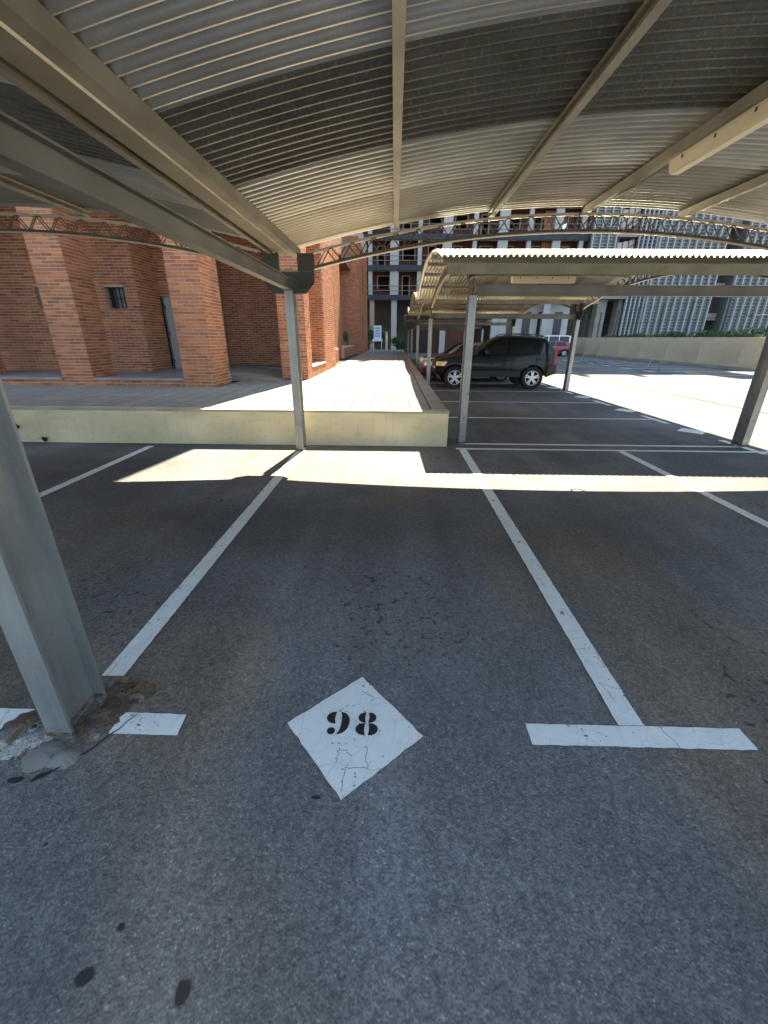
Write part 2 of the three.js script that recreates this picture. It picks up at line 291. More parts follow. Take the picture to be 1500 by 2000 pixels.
// ---------------------------------------------------------------- carport canopies
const RC = 14.9;                                       // radius of the roof arch
function iBeam(b, h, tw, tf, L) {                      // section in x (width) and y (height), runs along +z
  const a = b / 2, c = h / 2, w = tw / 2;
  return extr([[-a, -c], [a, -c], [a, -c + tf], [w, -c + tf], [w, c - tf], [a, c - tf], [a, c], [-a, c], [-a, c - tf], [-w, c - tf], [-w, -c + tf], [-a, -c + tf]], L);
}
function cPurlin(h, b, L, open) {                      // C section, open to +x (open=1) or -x
  const t = 0.006, l = 0.022, o = open, p = [[0, 0], [b, 0], [b, l], [b - t, l], [b - t, t], [t, t], [t, h - t], [b - t, h - t], [b - t, h - l], [b, h - l], [b, h], [0, h]];
  return extr(p.map(q => [(q[0] - b / 2) * o, q[1]]), L);
}
function barAlong(pts, w, h) {                         // rectangular bar through points in the xy plane, w across z
  const prof = [[-w / 2, -h / 2], [w / 2, -h / 2], [w / 2, h / 2], [-w / 2, h / 2]], parts = [];
  for (let k = 0; k < 4; k++) {
    const a = prof[k], b = prof[(k + 1) % 4];
    parts.push(gridGeo(pts.length - 1, 1, (u, v) => { const p = pts[Math.round(u * (pts.length - 1))], q = v < 0.5 ? a : b; return [p[0], p[1] + q[1], q[0]]; }));
  }
  for (const e of [0, pts.length - 1]) { const p = pts[e]; parts.push(gridGeo(1, 1, (u, v) => [p[0], p[1] + mix(-h / 2, h / 2, v), mix(-w / 2, w / 2, u)])); }
  return mergeAll(parts);
}
function makeTruss(parent, xc, z, half) {
  const t = sub('arched_truss', parent); t.position.set(xc, 0, z);
  const yB = s => 2.88 - s * s / (2 * RC), yT = s => 3.075 - s * s / (2 * RC);
  const line = (f, n = 36) => Array.from({ length: n + 1 }, (_, i) => { const s = mix(-half, half, i / n); return [s, f(s)]; });
  mesh('bottom_chord', barAlong(line(yB), 0.06, 0.01), M.chord, t); mesh('bottom_chord_web', barAlong(line(s => yB(s) + 0.022), 0.014, 0.034), M.rodm, t);
  mesh('top_chord', barAlong(line(yT), 0.05, 0.03), M.chord, t);
  const n = Math.round(half * 2 / 0.145);
  for (const k of [0, 1]) {
    const pts = []; const off = k * 0.075, zo = k ? 0.028 : -0.028;
    for (let i = 0; i <= n; i++) {
      const s = -half + 0.02 + off + (half * 2 - 0.12) * i / n;
      if (i % 2 === 0) pts.push(new THREE.Vector3(s, yB(s) + 0.012, zo)); else { pts.push(new THREE.Vector3(s - 0.018, yT(s) - 0.016, zo), new THREE.Vector3(s + 0.018, yT(s) - 0.016, zo)); }
    }
    const g = []; for (let i = 0; i + 1 < pts.length; i++) g.push(rod(pts[i].toArray(), pts[i + 1].toArray(), 0.0075, 5));
    mesh('lattice_rod', g, M.rodm, t);
  }
  return t;
}
const PITCH = 0.1045;
function sheetGeo(xc, sL, sR, z0, z1, lift, PITCH = 0.1) {            // corrugation runs along x, waves follow z
  const nz = Math.round(Math.abs(z1 - z0) / PITCH * 8), nx = 44;
  return gridGeo(nx, nz, (u, v) => {
    const s = mix(-sL, sR, u), z = mix(z0, z1, v);
    return [xc + s, 3.215 + lift - s * s / (2 * RC) + PITCH * 0.2 * Math.sin(z / PITCH * 6.2832), z];
  }, (u, v, p) => [p[0], p[2]]);
}
// local frame: bays side by side along x, depth along z (zf = entrance posts, zr = rear posts)
function carport(root, cols, zf, zr, zEdgeF, zEdgeR, laps, mats, opt = {}) {
  const lo = Math.min(zEdgeF, zEdgeR), hi = Math.max(zEdgeF, zEdgeR), len = hi - lo;
  cols.forEach((c, ci) => {
    const first = ci === 0, last = ci === cols.length - 1;
    for (const z of [zf, zr]) {
      const g = iBeam(0.11, 0.23, 0.011, 0.014, 2.2); g.rotateX(-Math.PI / 2); if (opt.turnPost) g.rotateY(Math.PI / 2); g.translate(c, 0, z);
      const post = mesh('post', toCreasedNormals(g, 0.6), M.steel, root);
      { const rb = iBeam(0.113, 0.233, 0.014, 0.017, 0.022); rb.rotateX(-Math.PI / 2); if (opt.turnPost) rb.rotateY(Math.PI / 2); rb.translate(c, 0.012, z); mesh('rusted_foot', rb, M.rust, post); }
      const hh = 0.34;
      const x0 = first ? c - 0.08 : c - hh, x1 = last ? c + 0.08 : c + hh;
      const pl = extr([[x0 + 0.12, 2.17], [x1 - 0.12, 2.17], [x1, 2.30], [x1, 2.425], [x0, 2.425], [x0, 2.30]], 0.012, 0.001); pl.translate(0, 0, z - 0.006 + 0.0);
      mesh('haunch_plate', pl, M.steelDark, root);
      if (!last) mesh('end_plate', bb(c + 0.13, c + 0.345, 2.43, 2.64, z - 0.045, z + 0.045), M.steelDark, root);
      if (!first) mesh('end_plate', bb(c - 0.345, c - 0.13, 2.43, 2.64, z - 0.045, z + 0.045), M.steelDark, root);
      mesh('tie_bar', bb(x0 + 0.02, x1 - 0.02, 2.427, 2.447, z - 0.03, z + 0.03), M.truss, root);
    }
    const gd = iBeam(0.09, 0.14, 0.01, 0.012, Math.abs(zf - zr) - (opt.turnPost ? 0.12 : 0.235)); gd.translate(c, 2.275, Math.min(zf, zr) + (opt.turnPost ? 0.06 : 0.1175));
    mesh('girder', gd, M.girder, root);
    const ex = (x, b, o) => mesh('edge_purlin', cPurlin(0.1, b, len - 0.06, o).translate(x, 2.63, lo + 0.03), M.edge, root);
    if (!last) ex(c + 0.0875, 0.085, -1); if (!first) ex(c - 0.22, 0.05, 1);
    if (first || last) mesh('fascia_beam', bb(c - 0.03 + (first ? -0.02 : 0.02), c + 0.03 + (first ? -0.02 : 0.02), 2.48, 2.615, lo + 0.1, hi - 0.06), M.fascia, root);
    else {
      const gz = len - 0.1;
mesh('gutter', [bb(c - 0.155, c + 0.0, 2.645, 2.651, lo + 0.05, hi - 0.05), bb(c - 0.155, c - 0.149, 2.651, 2.685, lo + 0.05, hi - 0.05), bb(c - 0.006, c + 0.0, 2.651, 2.685, lo + 0.05, hi - 0.05)], M.gutter, root);
    }
  });
  for (let i = 0; i + 1 < cols.length; i++) {
    const a = cols[i], b = cols[i + 1], xc = (a + b) / 2, half = (b - a) / 2;
    for (const z of [zf, zr]) makeTruss(root, xc, z, half - 0.345);
    for (const k of [-2, -1, 0, 1, 2]) {
      const s = k * 1.225, op = opt.open ? opt.open(k) : -1;
      mesh('purlin', cPurlin(0.085 + 0.0, 0.06, len - 0.08, op).translate(xc + s, 3.108 - s * s / (2 * RC), lo + 0.06), M.steelWarm, root);
    }
    const over0 = i === 0 && opt.over ? opt.over : 0;
    for (let k = 0; k + 1 < laps.length; k++) {
      const z0 = laps[k], z1 = laps[k + 1], e = k + 2 < laps.length ? Math.sign(z1 - z0) * PITCH * 0.5 : 0;
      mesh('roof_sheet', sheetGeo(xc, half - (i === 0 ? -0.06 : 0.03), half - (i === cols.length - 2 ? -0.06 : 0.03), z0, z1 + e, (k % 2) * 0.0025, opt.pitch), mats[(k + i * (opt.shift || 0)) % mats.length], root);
    }
  }
}
const carA = thing('carport', 'large arched corrugated steel carport overhead, covering the numbered bay', 'carport');
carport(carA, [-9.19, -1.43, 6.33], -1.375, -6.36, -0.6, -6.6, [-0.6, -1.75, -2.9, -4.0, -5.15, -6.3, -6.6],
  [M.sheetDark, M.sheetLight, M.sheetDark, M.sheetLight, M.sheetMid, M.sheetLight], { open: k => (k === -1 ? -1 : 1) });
const carB = thing('carport', 'row of low arched carports sheltering the dark off-road car, entered from the sunny lot', 'carport', [0, 0, 0], Math.PI / 2);
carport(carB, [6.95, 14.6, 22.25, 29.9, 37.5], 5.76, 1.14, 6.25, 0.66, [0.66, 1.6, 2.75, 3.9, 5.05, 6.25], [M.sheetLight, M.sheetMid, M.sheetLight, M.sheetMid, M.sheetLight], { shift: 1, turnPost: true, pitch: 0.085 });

// light fittings
function fitting(label, pos, turn, L) {
  const t = thing('tube_light', label, 'light fitting', pos, turn, 'tube lights under the carports');
  mesh('housing', rbox(0.13, 0.035, L, 0.008, 0, 0.07, 0), M.plastic, t);
  const g = extr([[-0.062, 0], [-0.05, -0.055], [-0.03, -0.068], [0.03, -0.068], [0.05, -0.055], [0.062, 0]], L - 0.02, 0.003); g.translate(0, 0.052, -L / 2 + 0.01);
  mesh('diffuser', g, M.plastic, t);
  if (turn) for (const s of [-0.35, 0.35]) mesh('hanger', rod([0, 0.08, s], [0, 0.4, s], 0.006, 6), M.clip, t);
  for (let k = 0; k < 4; k++) for (const s of [-1, 1]) mesh('clip', bx(0.006, 0.024, 0.014, s * 0.068, 0.055, (k - 1.5) * L / 4), M.clip, t);
  return t;
}
fitting('cream tube light fitting fixed along a roof rib overhead at the right', [2.46, 2.987, -3.85], 0, 1.55);
fitting('cream tube light fitting under the lower carport behind its front beam', [2.58, 2.535, -8.33], Math.PI / 2, 1.1);
{ // loose cable at the crown of the arch
  const c = new THREE.CatmullRomCurve3([[2.34, 3.16, -6.3], [2.3, 3.0, -6.36], [2.36, 2.9, -6.46], [2.46, 2.93, -6.47], [2.5, 3.06, -6.42], [2.44, 3.15, -6.3], [2.48, 3.1, -5.6], [2.46, 3.075, -4.65]].map(p => new THREE.Vector3(...p)));
  const o = mesh('power_cable', new THREE.TubeGeometry(c, 60, 0.012, 6), M.clip); o.userData = { label: 'dark power cable looped round the crown of the arched truss', category: 'cable' };
}

// ---------------------------------------------------------------- raised walk
const SW = 0.56;
const walk = structure(mesh('sidewalk', bb(-30, 0.66, 0, SW - 0.03, -44, -6.86), M.joint));
{
  const tw = 0.33, tl = 0.6, list = [];
  for (let i = 0; i < 46; i++) for (let j = 0; j < 62; j++) {
    const x = 0.6 - tw * (i + 0.5), z = -6.88 - tl * (j + 0.5);
    if (z > -9.8 ? x < -14 : z > -11.7 ? x < -3.9 : x < -2.35) continue;
    list.push([x, z, Math.hypot(x * (1), z) + (x < -2.6 ? 4 : 0)]);
  }
  list.sort((a, b) => a[2] - b[2]);
  const g = new RoundedBoxGeometry(tw - 0.018, 0.04, tl - 0.015, 1, 0.003); uvBox(g);
  list.slice(0, 300).forEach(([x, z]) => { const m = mesh('paving_tile', g, M.tile[Math.floor(rnd() * 4)], walk); m.position.set(x, SW - 0.02 + rr(-0.0015, 0.0015), z); m.rotation.set(rr(-0.002, 0.002), 0, rr(-0.002, 0.002)); });
  const rest = list.slice(300), im = new THREE.InstancedMesh(new THREE.BoxGeometry(tw - 0.018, 0.04, tl - 0.015), M.tile[1], rest.length), m4 = new THREE.Matrix4();
  rest.forEach(([x, z], i) => { m4.makeTranslation(x, SW - 0.02, z); im.setMatrixAt(i, m4); im.setColorAt(i, new THREE.Color().setScalar(rr(0.88, 1.05))); });
  im.name = 'paving_tiles'; im.userData.kind = 'stuff'; im.castShadow = im.receiveShadow = true; walk.add(im);
}
const rw = thing('retaining_wall', 'low cream rendered wall holding up the raised walk behind the bay', 'wall', [0, 0, -6.65]);
mesh('wall_face', bb(-30, 0.87, 0, SW - 0.035, -0.2, 0), M.cream, rw);
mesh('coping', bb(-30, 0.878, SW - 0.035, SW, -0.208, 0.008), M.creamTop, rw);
mesh('side_face', bb(0.665, 0.866, 0, SW - 0.035, -37.4, -0.203), M.cream, rw);
for (let i = 0; i < 38; i++) mesh('kerb_stone', rbox(0.255, 0.05, 0.975, 0.006, 0.742, SW - 0.0235, -0.7 - i * 0.98), M.kerb, rw);
function weed(label, x, y, z, s) {
  const t = thing('weed', label, 'plant', [x, y, z]);
  const h = mesh('drain_hole', new THREE.CylinderGeometry(0.03 * s, 0.03 * s, 0.008, 10).rotateX(Math.PI / 2), M.black, t);
  const g = []; for (let i = 0; i < 26; i++) { const q = new THREE.PlaneGeometry(0.008, rr(0.03, 0.06) * s); q.translate(0, 0.02 * s, 0); q.rotateX(rr(0.1, 1.3)); q.rotateY(rr(-1.4, 1.4)); q.rotateZ(rr(-1.2, 1.2)); q.translate(rr(-0.03, 0.03) * s, rr(-0.015, 0.02) * s, 0.008); g.push(q); }
  mesh('leaves', g, M.leaf[1], t);
}
weed('small weed growing from a hole halfway up the cream wall', -6.12, 0.25, -6.64, 1);
weed('small dark weed at the foot of the cream wall', -5.72, 0.05, -6.63, 1.3);

// ---------------------------------------------------------------- brick building
const bld = thing('brick_building', 'red brick building with deep square pillars standing on the raised walk', 'building', [0, 0, 0]);
{
  const P = 0.068, BL = 0.25, BH = 0.05, BW = 0.23, TOP = 4.62, bricks = [];
  // face: from (x0,z0) going along (dx,dz), outward normal is to the right of travel seen from above
  function face(x0, z0, x1, z1, y0, y1, near, holes = []) {
    const L = Math.hypot(x1 - x0, z1 - z0), dx = (x1 - x0) / L, dz = (z1 - z0) / L, ang = Math.atan2(-dz, dx), nx = -dz, nz = dx;
    const rows = Math.floor((y1 - y0) / P);
    for (let r = 0; r < rows; r++) {
      const y = y0 + (r + 0.5) * P;
      for (let s = -(r % 2) * 0.125; s < L; s += BL) {
        let a = Math.max(0.002, s + 0.006), b = Math.min(L - 0.002, s + 0.006 + BW); if (b - a < 0.03) continue;
        const segs = [[a, b]];
        for (const h of holes) if (y > h[2] - 0.02 && y < h[3] + 0.02) for (let q = segs.length - 1; q >= 0; q--) { const [c, d] = segs[q]; if (d <= h[0] || c >= h[1]) continue; segs.splice(q, 1); if (c < h[0] - 0.03) segs.push([c, h[0]]); if (d > h[1] + 0.03) segs.push([h[1], d]); }
        for (const [c, d] of segs) bricks.push({ x: x0 + dx * (c + d) / 2 + nx * 0.0, z: z0 + dz * (c + d) / 2, y, w: d - c, ang, near, r: rnd() });
      }
    }
  }
  const wall = (x0, x1, y0, y1, z0, z1, name = 'wall') => mesh(name, bb(x0, x1, y0, y1, z0, z1), M.mortar, bld);
  // pillars: front faces look to +z, right faces to +x
  const pil = (x0, x1, zf, zb, near) => { wall(x0 + 0.006, x1 - 0.006, SW, TOP, zb, zf - 0.006, 'pillar'); face(x0, zf - 0.008, x1, zf - 0.008, SW, TOP, near); face(x1 - 0.008, zf, x1 - 0.008, zb, SW, TOP, near); face(x0 + 0.008, zb, x0 + 0.008, zf, SW, TOP, 9); };
  pil(-4.74, -4.05, -9.72, -10.72, 0);
  pil(-7.62, -6.9, -9.85, -10.65, 3);
  pil(-10.8, -9.9, -9.9, -10.95, 9);
  // left wall with small windows
  const zl = -11.95;
  wall(-14, -9.36, 0.73, 4.62, zl - 0.3, zl - 0.006); wall(-8.85, -7.52, 0.73, 4.62, zl - 0.3, zl - 0.006); wall(-9.36, -8.85, 0.73, 2.29, zl - 0.3, zl - 0.006); wall(-9.36, -8.85, 2.79, TOP, zl - 0.3, zl - 0.006); wall(-7.0, -6.66, 0.73, TOP, zl - 0.3, zl - 0.006); wall(-7.52, -7.0, 0.73, 2.29, zl - 0.3, zl - 0.006); wall(-7.52, -7.0, 2.79, TOP, zl - 0.3, zl - 0.006);
  face(-14, zl - 0.008, -6.66, zl - 0.008, 0.73, TOP, 9, [[6.48, 7.0, 2.29, 2.79], [4.64, 5.15, 2.29, 2.79]]);
  wall(-6.9, -6.666, 0.73, TOP, -13.07, zl - 0.3, 'return_wall'); face(-6.668, zl, -6.668, -13.07, 0.73, TOP, 9);
  const w1 = mesh('window', bb(-7.518, -7.002, 2.292, 2.788, zl - 0.25, zl - 0.22), M.darkGlass, bld);
  for (let k = 0; k < 4; k++) mesh('grille_bar', bb(-7.42 + k * 0.105, -7.405 + k * 0.105, 2.292, 2.788, zl - 0.12, zl - 0.105), M.black, w1);
  mesh('grille_bar', bb(-7.518, -7.002, 2.53, 2.545, zl - 0.122, zl - 0.107), M.black, w1);
  mesh('window', bb(-9.358, -8.852, 2.292, 2.788, zl - 0.25, zl - 0.22), M.darkGlass, bld);
  // door recess
  wall(-5.74, -5.72, 0.73, TOP, -15.3, -13.0); wall(-6.9, -5.72, 2.68, TOP, -13.3, -13.076); face(-6.66, -13.078, -5.72, -13.078, 2.70, TOP, 9);
  const dr = mesh('door', rbox(0.84, 1.93, 0.05, 0.006, -6.165, 0.73 + 0.965, -13.12), M.door, bld);
  mesh('door_frame', [bb(-6.62, -6.585, 0.73, 2.68, -13.16, -13.07), bb(-5.745, -5.72, 0.73, 2.68, -13.16, -13.07), bb(-6.62, -5.72, 2.66, 2.68, -13.16, -13.07)], M.clip, dr);
  for (const y of [0.95, 1.7, 2.4]) mesh('hinge', cyl(0.014, 0.014, 0.1, 8).translate(-6.57, y, -13.085), M.black, dr);
  // back wall
  wall(-5.72, -3.2, 0.73, TOP, -15.6, -15.306); face(-5.72, -15.308, -3.2, -15.308, 0.73, TOP, 9);
  // corner pillar and side facade (x = -2.33)
  pil(-3.03, -2.33, -11.8, -12.5, 2);
  wall(-3.2, -2.986, SW, TOP, -15.0, -12.5, 'inner_wall'); face(-2.988, -12.5, -2.988, -15, SW, TOP, 9);
  wall(-2.6, -2.336, SW, 0.83, -15, -12.5, 'parapet'); face(-2.338, -12.5, -2.338, -15, SW, 0.85, 9);
  mesh('stone_sill', bb(-2.64, -2.315, 0.835, 0.865, -14.99, -12.51), M.white, bld);
  wall(-3.19, -2.336, SW, TOP, -17.6, -15, 'pillar'); face(-2.338, -15, -2.338, -17.6, SW, TOP, 9); face(-2.986, -14.992, -2.33, -15.008 + 0.016, SW, TOP, 9);
  // farther, in the shade
  wall(-4.2, -3.606, SW, TOP + 1, -31, -17.6, 'inner_wall'); face(-3.608, -17.6, -3.608, -31, SW, TOP + 1, 9);
  wall(-3.6, -2.9, SW, TOP + 1, -24.4, -22, 'pillar'); face(-3.6, -21.998, -2.9, -21.998, SW, TOP + 1, 9); face(-2.898, -22, -2.898, -24.4, SW, TOP + 1, 9);
  wall(-3.6, -2.75, SW, 1.15, -30.9, -24.4, 'planter'); face(-2.748, -24.4, -2.748, -30.9, SW, 1.15, 9);
  wall(-3.6, -2.75, SW, 1.15, -21.9, -17.7, 'planter'); face(-2.748, -17.7, -2.748, -21.9, SW, 1.15, 9);
  wall(-6, -2.41, SW, TOP + 4, -40, -31, 'pillar'); face(-3.9, -30.998, -2.41, -30.998, SW, TOP + 3, 9); face(-2.408, -31, -2.408, -40, SW, TOP + 3, 9);
  mesh('slit_window', bb(-2.42, -2.39, 1.5, 3.2, -34.6, -34.2), M.darkGlass, bld); mesh('slit_window', bb(-2.42, -2.39, 4.6, 6.4, -34.6, -34.2), M.darkGlass, bld);
  // porch floor with brick riser
  mesh('porch_floor', bb(-14, -4.2, SW, 0.73, -15.3, -9.96), M.porch, bld);
  for (const [a, b] of [[-14, -10.81], [-9.89, -7.625], [-6.895, -4.745]]) mesh('step_edge', bb(a, b, 0.70, 0.735, -9.965, -9.80), M.porch, bld);
  for (const [a, b] of [[-14, -10.81], [-9.89, -7.625], [-6.895, -4.745]]) { wall(a, b, SW, 0.70, -9.96, -9.836, 'step_riser'); face(a, -9.838, b, -9.838, SW, 0.70, 9); }
  { const g = extr([[-4.2, SW], [-2.95, SW + 0.002], [-4.2, 0.728]], 2.75); g.translate(0, 0, -13.95); mesh('entrance_ramp', g, M.kerb, bld); }
  mesh('porch_floor', bb(-4.198, -3.2, SW, 0.728, -15.3, -13.96), M.porch, bld);
  // upper storeys
  mesh('upper_wall', bb(-30, -4.05, TOP, 12.5, -40, -9.72), M.brickPlain, bld);
  mesh('upper_wall', bb(-4.049, -2.33, TOP + 0.002, 12.5, -17.6, -11.8), M.brickPlain, bld);
  mesh('upper_wall', bb(-4.049, -2.9, TOP + 1.002, 12.5, -31, -17.601), M.brickPlain, bld);
  mesh('upper_wall', bb(-30, -14.001, SW, TOP - 0.002, -40, -9.72), M.brickPlain, bld);
  // bricks: the nearest as meshes of their own, the rest as one part
  const cam = new THREE.Vector3(0, 1.62, 0);
  bricks.forEach(b => { b.k = b.near * 100 + Math.hypot(b.x, b.z) + Math.abs(b.y - 2) * 0.4; });
  bricks.sort((a, b) => a.k - b.k);
  const gs = new THREE.BoxGeometry(1, 1, 1);
  bricks.slice(0, 300).forEach(b => { const m = mesh('brick', gs, M.brick[Math.floor(b.r * 5)], bld); m.position.set(b.x, b.y, b.z); m.scale.set(b.w, BH, 0.024); m.rotation.y = b.ang; });
  const rest = bricks.slice(300), im = new THREE.InstancedMesh(gs, M.brickInst, rest.length), o = new THREE.Object3D();
  rest.forEach((b, i) => { o.position.set(b.x, b.y, b.z); o.scale.set(b.w, BH, 0.024); o.rotation.y = b.ang; o.updateMatrix(); im.setMatrixAt(i, o.matrix); im.setColorAt(i, M.brick[Math.floor(b.r * 5)].color.clone().multiplyScalar(rr(0.72, 1.16))); });
  im.name = 'brickwork'; im.userData.kind = 'stuff'; im.castShadow = im.receiveShadow = true; bld.add(im);
  console.log('bricks', bricks.length);
}

// ---------------------------------------------------------------- plants
function leafMass(cx, cy, cz, rx, ry, rz, n, s) {
  const pos = [], nor = []; const v = new THREE.Vector3(), e = new THREE.Euler(), q = new THREE.Quaternion();
  const out = [];
  for (let i = 0; i < n; i++) {
    const a = rnd() * 6.283, t = Math.acos(rr(-1, 1)), r = Math.pow(rnd(), 0.45) * (0.72 + 0.28 * Math.sin(a * 3 + cx) * Math.cos(t * 4 + cz));
    const c = new THREE.Vector3(cx + rx * r * Math.sin(t) * Math.cos(a), cy + ry * r * Math.cos(t), cz + rz * r * Math.sin(t) * Math.sin(a));
    q.setFromEuler(e.set(rnd() * 6, rnd() * 6, rnd() * 6)); const k = s * rr(0.6, 1.3);
    const P = [[-0.5, 0, 0], [0, 0.28, 0.08], [0.5, 0, 0], [0, -0.28, 0.08]].map(p => v.set(...p).multiplyScalar(k).applyQuaternion(q).add(c).toArray());
    for (const f of [[0, 1, 2], [0, 2, 3]]) for (const w of f) pos.push(...P[w]);
  }
  const g = new THREE.BufferGeometry(); g.setAttribute('position', new THREE.Float32BufferAttribute(pos, 3)); g.setAttribute('uv', new THREE.Float32BufferAttribute(new Float32Array(pos.length / 3 * 2), 2)); g.computeVertexNormals(); return g;
}
function bush(name, label, pos, rx, ry, rz, n, s, mi = 0, lobes = 4) {
  const t = thing(name, label, 'shrub', pos);
  const g = []; for (let i = 0; i < lobes; i++) g.push(leafMass(rr(-0.5, 0.5) * rx, ry * rr(0.8, 1.15), rr(-0.5, 0.5) * rz, rx * rr(0.55, 0.8), ry * rr(0.6, 1), rz * rr(0.6, 0.9), n / lobes | 0, s));
  mesh('foliage', g, M.leaf[mi], t); const st = []; for (let i = 0; i < 4; i++) st.push(rod([rr(-0.2, 0.2) * rx, 0, rr(-0.2, 0.2) * rz], [rr(-0.6, 0.6) * rx, ry * 1.1, rr(-0.6, 0.6) * rz], 0.02, 5)); mesh('stems', st, M.concreteDark, t); return t;
}
bush('bush', 'dense green bush behind the white notice stand at the end of the walk', [-2.0, SW, -44.2], 1.5, 1.25, 0.8, 2400, 0.16, 0, 6);
bush('bush', 'dark green bush between the walk end and the carport row', [0.4, 0.2, -44.6], 0.9, 1.0, 0.8, 1300, 0.16, 1, 4);
bush('planter_plant', 'small leafy plant in the brick planter along the side wall', [-3.1, 1.15, -29.5], 0.3, 0.5, 0.9, 700, 0.12, 0, 3);

// ---------------------------------------------------------------- things at the end of the walk
{
  const t = thing('notice_stand', 'white notice stand with printed sheets in front of the bush', 'notice', [-1.62, SW, -43.0]);
  const board = mesh('board', rbox(0.72, 1.15, 0.05, 0.01, 0, 1.55, 0), M.white, t);
  for (let k = 0; k < 4; k++) mesh('notice_sheet', bx(0.5, 0.17, 0.006, 0, 1.2 + k * 0.23, 0.029), std(lin(0.35, 0.42, 0.62), 0.6), board);
  mesh('tray', rbox(0.95, 0.22, 0.4, 0.02, 0, 0.86, 0.05), M.white, t);
  for (const s of [-1, 1]) mesh('leg', bx(0.06, 0.8, 0.06, s * 0.38, 0.4, 0.05), M.white, t);
  const p = thing('white_post', 'short cream post beside the notice stand', 'post', [-0.75, SW, -42.8]);
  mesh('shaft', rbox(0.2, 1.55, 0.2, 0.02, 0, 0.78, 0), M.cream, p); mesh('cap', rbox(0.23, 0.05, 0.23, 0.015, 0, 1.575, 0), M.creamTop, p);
}

// ---------------------------------------------------------------- vehicles
function interp(pts, x) {
  if (x <= pts[0][0]) return pts[0][1]; const n = pts.length; if (x >= pts[n - 1][0]) return pts[n - 1][1];
  let i = 0; while (x > pts[i + 1][0]) i++;
  const p = k => pts[clamp(k, 0, n - 1)], [x1, y1] = p(i), [x2, y2] = p(i + 1), t = (x - x1) / (x2 - x1);
  const m1 = (y2 - p(i - 1)[1]) / ((x2 - p(i - 1)[0]) || 1), m2 = (p(i + 2)[1] - y1) / ((p(i + 2)[0] - x1) || 1), h = x2 - x1, lim = 3 * Math.abs(y2 - y1) / h;
  const a = clamp(m1, -lim, lim), b = clamp(m2, -lim, lim), t2 = t * t, t3 = t2 * t;
  return (2 * t3 - 3 * t2 + 1) * y1 + (t3 - 2 * t2 + t) * h * a + (-2 * t3 + 3 * t2) * y2 + (t3 - t2) * h * b;
}
